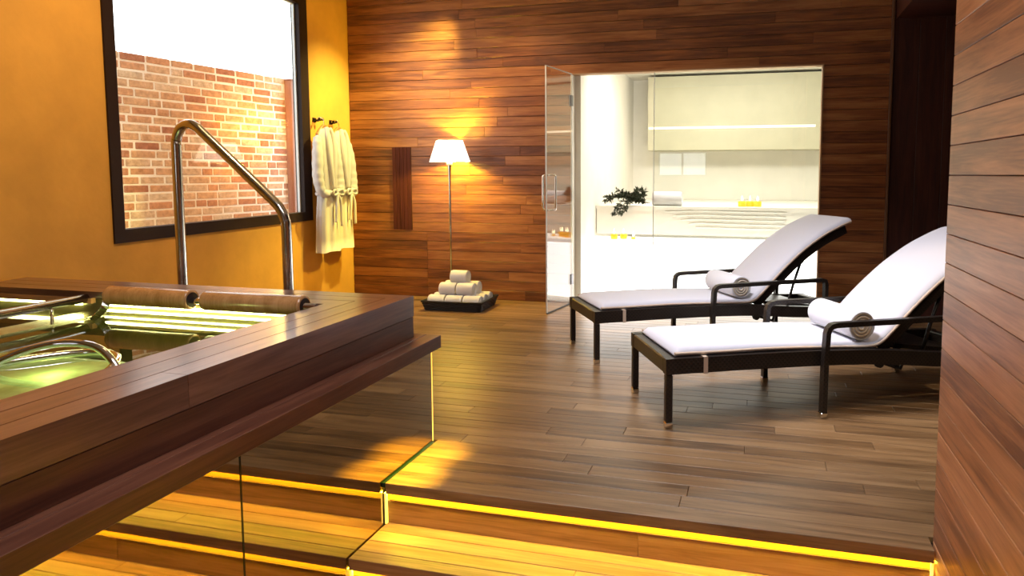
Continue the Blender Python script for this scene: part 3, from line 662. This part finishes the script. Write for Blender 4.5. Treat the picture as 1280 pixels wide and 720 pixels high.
# ------------------------------------------------------------------ sun loungers
WL, LL, ZT = 0.60, 2.0, 0.348
def lounger(label, loc, ang):
    t = thing('sun_lounger', label, 'sun lounger', loc, ang, 'wicker sun loungers')
    W = M['wicker']; fr_h, fr_t = 0.078, 0.045
    for yy in (0.0, WL):
        sy = yy+(fr_t/2 if yy == 0 else -fr_t/2)
        square_bar('side_rail', spline([(0, sy, 0.3105), (0.5, sy, 0.310), (0.9, sy, 0.304), (1.2, sy, 0.290), (1.5, sy, 0.262), (1.75, sy, 0.245), (1.98, sy, 0.238)], 3), fr_h, fr_t, W, t, flat=(0, 1, 0))
    for xx in (0.03, LL-0.06):
        box('end_rail', (xx, WL/2, ZT-fr_h/2 if xx < 1 else 0.239), (0.058, WL-2*fr_t-0.001, fr_h), W, t, bev=0.006)
    V = [(l, y_, z+dz) for dz in (-0.012, 0) for (l, z) in ((0.06, 0.340), (0.6, 0.337), (0.95, 0.327), (1.24, 0.314)) for y_ in (fr_t, WL-fr_t)]
    F = [(8+2*i, 8+2*i+2, 8+2*i+3, 8+2*i+1) for i in range(3)]+[(2*i, 2*i+1, 2*i+3, 2*i+2) for i in range(3)]
    mesh('woven_deck', V, F, W, t)
    for yy in (0.0195, WL-0.0195):
        l_ = box('leg', (0.0195, yy, (ZT-fr_h+0.03)/2), (0.036, 0.036, ZT-fr_h-0.03), W, t, bev=0.005)
        box('foot_cap', (0, 0, -(ZT-fr_h)/2+0.0005), (0.038, 0.038, 0.030), M['chrome'], l_, bev=0.004)
        # arm: front post, arm, rear post in one bent wicker bar
        out = -0.019 if yy < 0.3 else WL+0.019
        P = [(0.845, out, 0.03), (0.848, out, 0.30), (0.856, out, 0.44), (0.863, out, 0.462), (0.880, out, 0.476), (0.905, out, 0.481), (1.3, out, 0.484), (1.715, out, 0.486), (1.744, out, 0.480), (1.752, out, 0.452), (1.752, out, 0.2), (1.752, out, 0.03)]
        ar = square_bar('armrest', P, 0.027, 0.036, W, t, flat=(0, 1, 0))
        for xx in (0.845, 1.752): box('foot_cap', (xx, out, 0.0155), (0.038, 0.038, 0.030), M['chrome'], ar, bev=0.004)
    # backrest: side members, slats
    prof = [(1.225, 0.350), (1.40, 0.512), (1.58, 0.665), (1.76, 0.780), (1.90, 0.845), (1.965, 0.872)]
    S = spline([(x, 0, z-0.03) for x, z in prof], 5)
    for yy in (0.062, WL-0.062):
        square_bar('back_frame', [(p.x, yy, p.z) for p in S], 0.06, 0.032, W, t, flat=(0, 1, 0))
    V, F = [], []
    for p in S:
        V += [(p.x, 0.078, p.z+0.004), (p.x, WL-0.078, p.z+0.004)]
    for p in S:
        V += [(p.x, 0.078, p.z+0.016), (p.x, WL-0.078, p.z+0.016)]
    m = len(S)
    for i in range(m-1):
        F += [(2*i, 2*i+2, 2*i+3, 2*i+1), (2*m+2*i+1, 2*m+2*i+3, 2*m+2*i+2, 2*m+2*i)]
    mesh('woven_back', V, F, W, t)
    # support strut with knob, ratchet rail with small wheel
    for yy in (0.075, WL-0.075):
        sr = tube('strut', [(1.605, yy, 0.615), (1.545, yy, 0.45), (1.50, yy, 0.30)], 0.010, W, t, n=8)
        lathe('strut_knob', [(.012, -.012), (.02, -.008), (.02, .008), (.012, .012)], M['rubber'], sr, 12, (1.605, yy, 0.62), (R(90), 0, 0))
    tube('ratchet_lever', [(1.30, 0.16, 0.215), (1.43, 0.16, 0.170), (1.47, 0.16, 0.262)], 0.010, M['rubber'], t, n=8)
    lathe('lever_wheel', [(.02, -.014), (.028, -.010), (.028, .010), (.02, .014)], M['rubber'], t, 16, (1.295, 0.16, 0.212), (R(90), 0, 0))
    V = [(1.32, 0.10, 0.335), (1.32, WL-0.10, 0.335), (1.72, WL-0.10, 0.285), (1.72, 0.10, 0.285), (1.32, 0.10, 0.31), (1.32, WL-0.10, 0.31), (1.72, WL-0.10, 0.262), (1.72, 0.10, 0.262)]
    mesh('ratchet_board', V, [(0, 3, 2, 1), (4, 5, 6, 7), (0, 1, 5, 4), (1, 2, 6, 5), (2, 3, 7, 6), (3, 0, 4, 7)], W, t)
    # mattress: one bent cushion following seat and back
    c = [(0.055, 0.352), (0.3, 0.350), (0.6, 0.350), (0.95, 0.338), (1.12, 0.331), (1.20, 0.342), (1.27, 0.392), (1.40, 0.520), (1.58, 0.672), (1.76, 0.787), (1.90, 0.852), (1.985, 0.884), (2.0, 0.888)]
    S = spline([(x, 0, z) for x, z in c], 5); V, F = [], []; th = 0.040
    ys = [0.035, 0.042, 0.075, WL/2-0.1, WL/2+0.1, WL-0.075, WL-0.042, WL-0.035]
    m = len(S); top = []
    for i, p in enumerate(S):
        tg = (S[min(i+1, m-1)]-S[max(i-1, 0)]).normalized(); nn = Vector((-tg.z, 0, tg.x))
        e_ = min(1.0, i/1.5+0.3, (m-1-i)/1.5+0.3)
        for (yy, hh_) in ([(ys[0], 0.35), (ys[1], 0.8), (ys[2], 1.0), (ys[3], 1.03), (ys[4], 1.03), (ys[5], 1.0), (ys[6], 0.8), (ys[7], 0.35), (ys[7], 0.1), (ys[6], 0.0), (ys[1], 0.0), (ys[0], 0.1)]):
            q = p+nn*th*(hh_*e_+ (0 if hh_ else 0)); V.append((q.x, yy, q.z))
    nr = 12
    for i in range(m-1):
        for j in range(nr): F.append((i*nr+j, (i+1)*nr+j, (i+1)*nr+(j+1) % nr, i*nr+(j+1) % nr))
    F.append(tuple(range(nr))); e_ = (m-1)*nr; F.append(tuple(e_+j for j in range(nr))[::-1])
    mt = mesh('mattress', V, F, M['mattress'], t, smooth=True)
    for yy in (0.036, WL-0.036):
        PP = []
        for i, p in enumerate(S):
            tg = (S[min(i+1, m-1)]-S[max(i-1, 0)]).normalized(); nn = Vector((-tg.z, 0, tg.x)); q = p+nn*0.013; PP.append((q.x, yy, q.z))
        tube('piping', PP, 0.008, M['piping'], mt, n=6)
    for xx in (0.195,):
        V = [(0.0-0.002, ZT-fr_h-0.002), (0.0-0.002, ZT+0.002), (0.032, ZT+0.024), (0.045, ZT+0.046), (WL-0.045, ZT+0.046), (WL-0.032, ZT+0.024), (WL+0.002, ZT+0.002), (WL+0.002, ZT-fr_h-0.002)]
        boxes('strap', [(xx, xx+0.022, -0.003, -0.0005, ZT-fr_h-0.002, ZT+0.003), (xx, xx+0.022, -0.003, 0.035, ZT+0.0005, ZT+0.003), (xx, xx+0.022, WL+0.0005, WL+0.003, ZT-fr_h-0.002, ZT+0.003), (xx, xx+0.022, -0.003, WL+0.003, ZT-fr_h-0.003, ZT-fr_h-0.0005)], M['piping'], mt)
    return t
A_LOC, A_ANG = (-0.429, 3.294), R(27.0)
B_LOC, B_ANG = (-1.035, 4.334), R(31.5)
lounger('dark wicker sun lounger with white mattress nearest the camera', (*A_LOC, 0), A_ANG)
lounger('dark wicker sun lounger with white mattress nearer the glass steam room', (*B_LOC, 0), B_ANG)
def onl(loc, ang, l, w_, z):
    return (loc[0]+math.cos(ang)*l-math.sin(ang)*w_, loc[1]+math.sin(ang)*l+math.cos(ang)*w_, z)
towel('rolled white towel lying across the lounger nearest the camera', onl(A_LOC, A_ANG, 1.105, 0.255, 0.373), A_ANG+R(90), 0.078, 0.42, 'rolled towels on the loungers', edge=M['cream_towel'])
towel('rolled white towel lying across the lounger nearer the steam room', onl(B_LOC, B_ANG, 1.105, 0.255, 0.373), B_ANG+R(90), 0.078, 0.42, 'rolled towels on the loungers', edge=M['cream_towel'])

# ------------------------------------------------------------------ things in the steam room
def candle(label, loc, r=0.036, h=0.05):
    t = thing('candle', label, 'candle', loc, 0, 'lit candles in the steam room')
    lathe('wax', [(r*.9, 0), (r, .004), (r, h-.004), (r*.85, h), (r*.2, h-.004)], M['wax'], t, 18)
    lathe('wick', [(.0015, h-.006), (.0015, h+.010)], M['rubber'], t, 6)
    lathe('flame', [(.002, h+.004), (.011, h+.016), (.009, h+.032), (.001, h+.055)], M['flame'], t, 10)
for dx, dy, lab in ((-0.06, 0.0, 'left lit candle in the row on the upper steam room bench'), (0.02, 0.03, 'middle lit candle in the row on the upper steam room bench'), (0.095, 0.0, 'right lit candle in the row on the upper steam room bench')):
    candle(lab, (-0.125+dx, 7.3+dy, 0.9155), 0.04, 0.055)
candle('lit candle on the low bench, left of the pair under the olive branch', (-1.425, 6.8, 0.5955))
candle('lit candle on the low bench, right of the pair under the olive branch', (-1.335, 6.84, 0.5955))
candle('smallest lit candle, right of the pair on the low bench', (-1.235, 6.84, 0.5955), 0.024, 0.02)
towel('thick rolled white towel on the upper bench beside the olive branch', (-0.955, 7.29, 0.9155), 0, 0.075, 0.31, 'white towels in the steam room')
ob = thing('olive_branch', 'dark green olive branch bunch lying on the upper bench', 'plant', (-1.37, 7.2, 0.9155))
tw = []
for i in range(17):
    a = random.uniform(-2.9, 2.9); ln = random.uniform(.14, .30)
    if i < 4: P = [(0.24, 0.02, .03), (0.05, -.02+random.uniform(-.03, .03), .07), (-.1*random.random()-.05, -.06, .06+random.uniform(-.01, .06)), (-.24+random.uniform(0, .06), -.07, .03+random.uniform(-.01, .09))]
    elif i < 7: P = [(0.1, -.02, .05), (0.02+.04*(i-5), -.10, .05), (-0.03+.05*(i-5), -.15, -.01), (-.06+.05*(i-5), -.16, -.07)]
    else: P = [(0.22, 0.0, .03), (0.10+random.uniform(-.08, .06), random.uniform(-.05, .05), .08), (random.uniform(-.1, .2), random.uniform(-.08, .05), .11), (random.uniform(-.14, .22), random.uniform(-.1, .05), random.uniform(.11, .17))]
    tw.append(spline(P, 6))
V, F = [], []
for S in tw: V, F = sweep(S, 0.0028, 5, 1.0, V, F)
mesh('twig', V, F, M['stem'], ob)
V, F = [], []
for S in tw:
    for i in range(2, len(S)):
        for q in range(4):
            p = S[i]; d = Vector((random.uniform(-1, 1), random.uniform(-1, .6), random.uniform(-.7, .9))).normalized()
            d = (d+(S[i]-S[i-1]).normalized()*0.8).normalized(); s_ = d.orthogonal().normalized(); s_ = Matrix.Rotation(random.uniform(0, 6.28), 3, d) @ s_
            ln = random.uniform(.035, .06); wd = ln*.16; n_ = d.cross(s_)
            b0 = len(V); V += [p, p+d*ln*.4+s_*wd, p+d*ln, p+d*ln*.4-s_*wd, p+d*ln*.42+n_*.002]
            F += [(b0, b0+1, b0+4), (b0+1, b0+2, b0+4), (b0+2, b0+3, b0+4), (b0+3, b0, b0+4)]
lf = mesh('leaves', V, F, M['leaf'], ob); lf['kind'] = 'stuff'
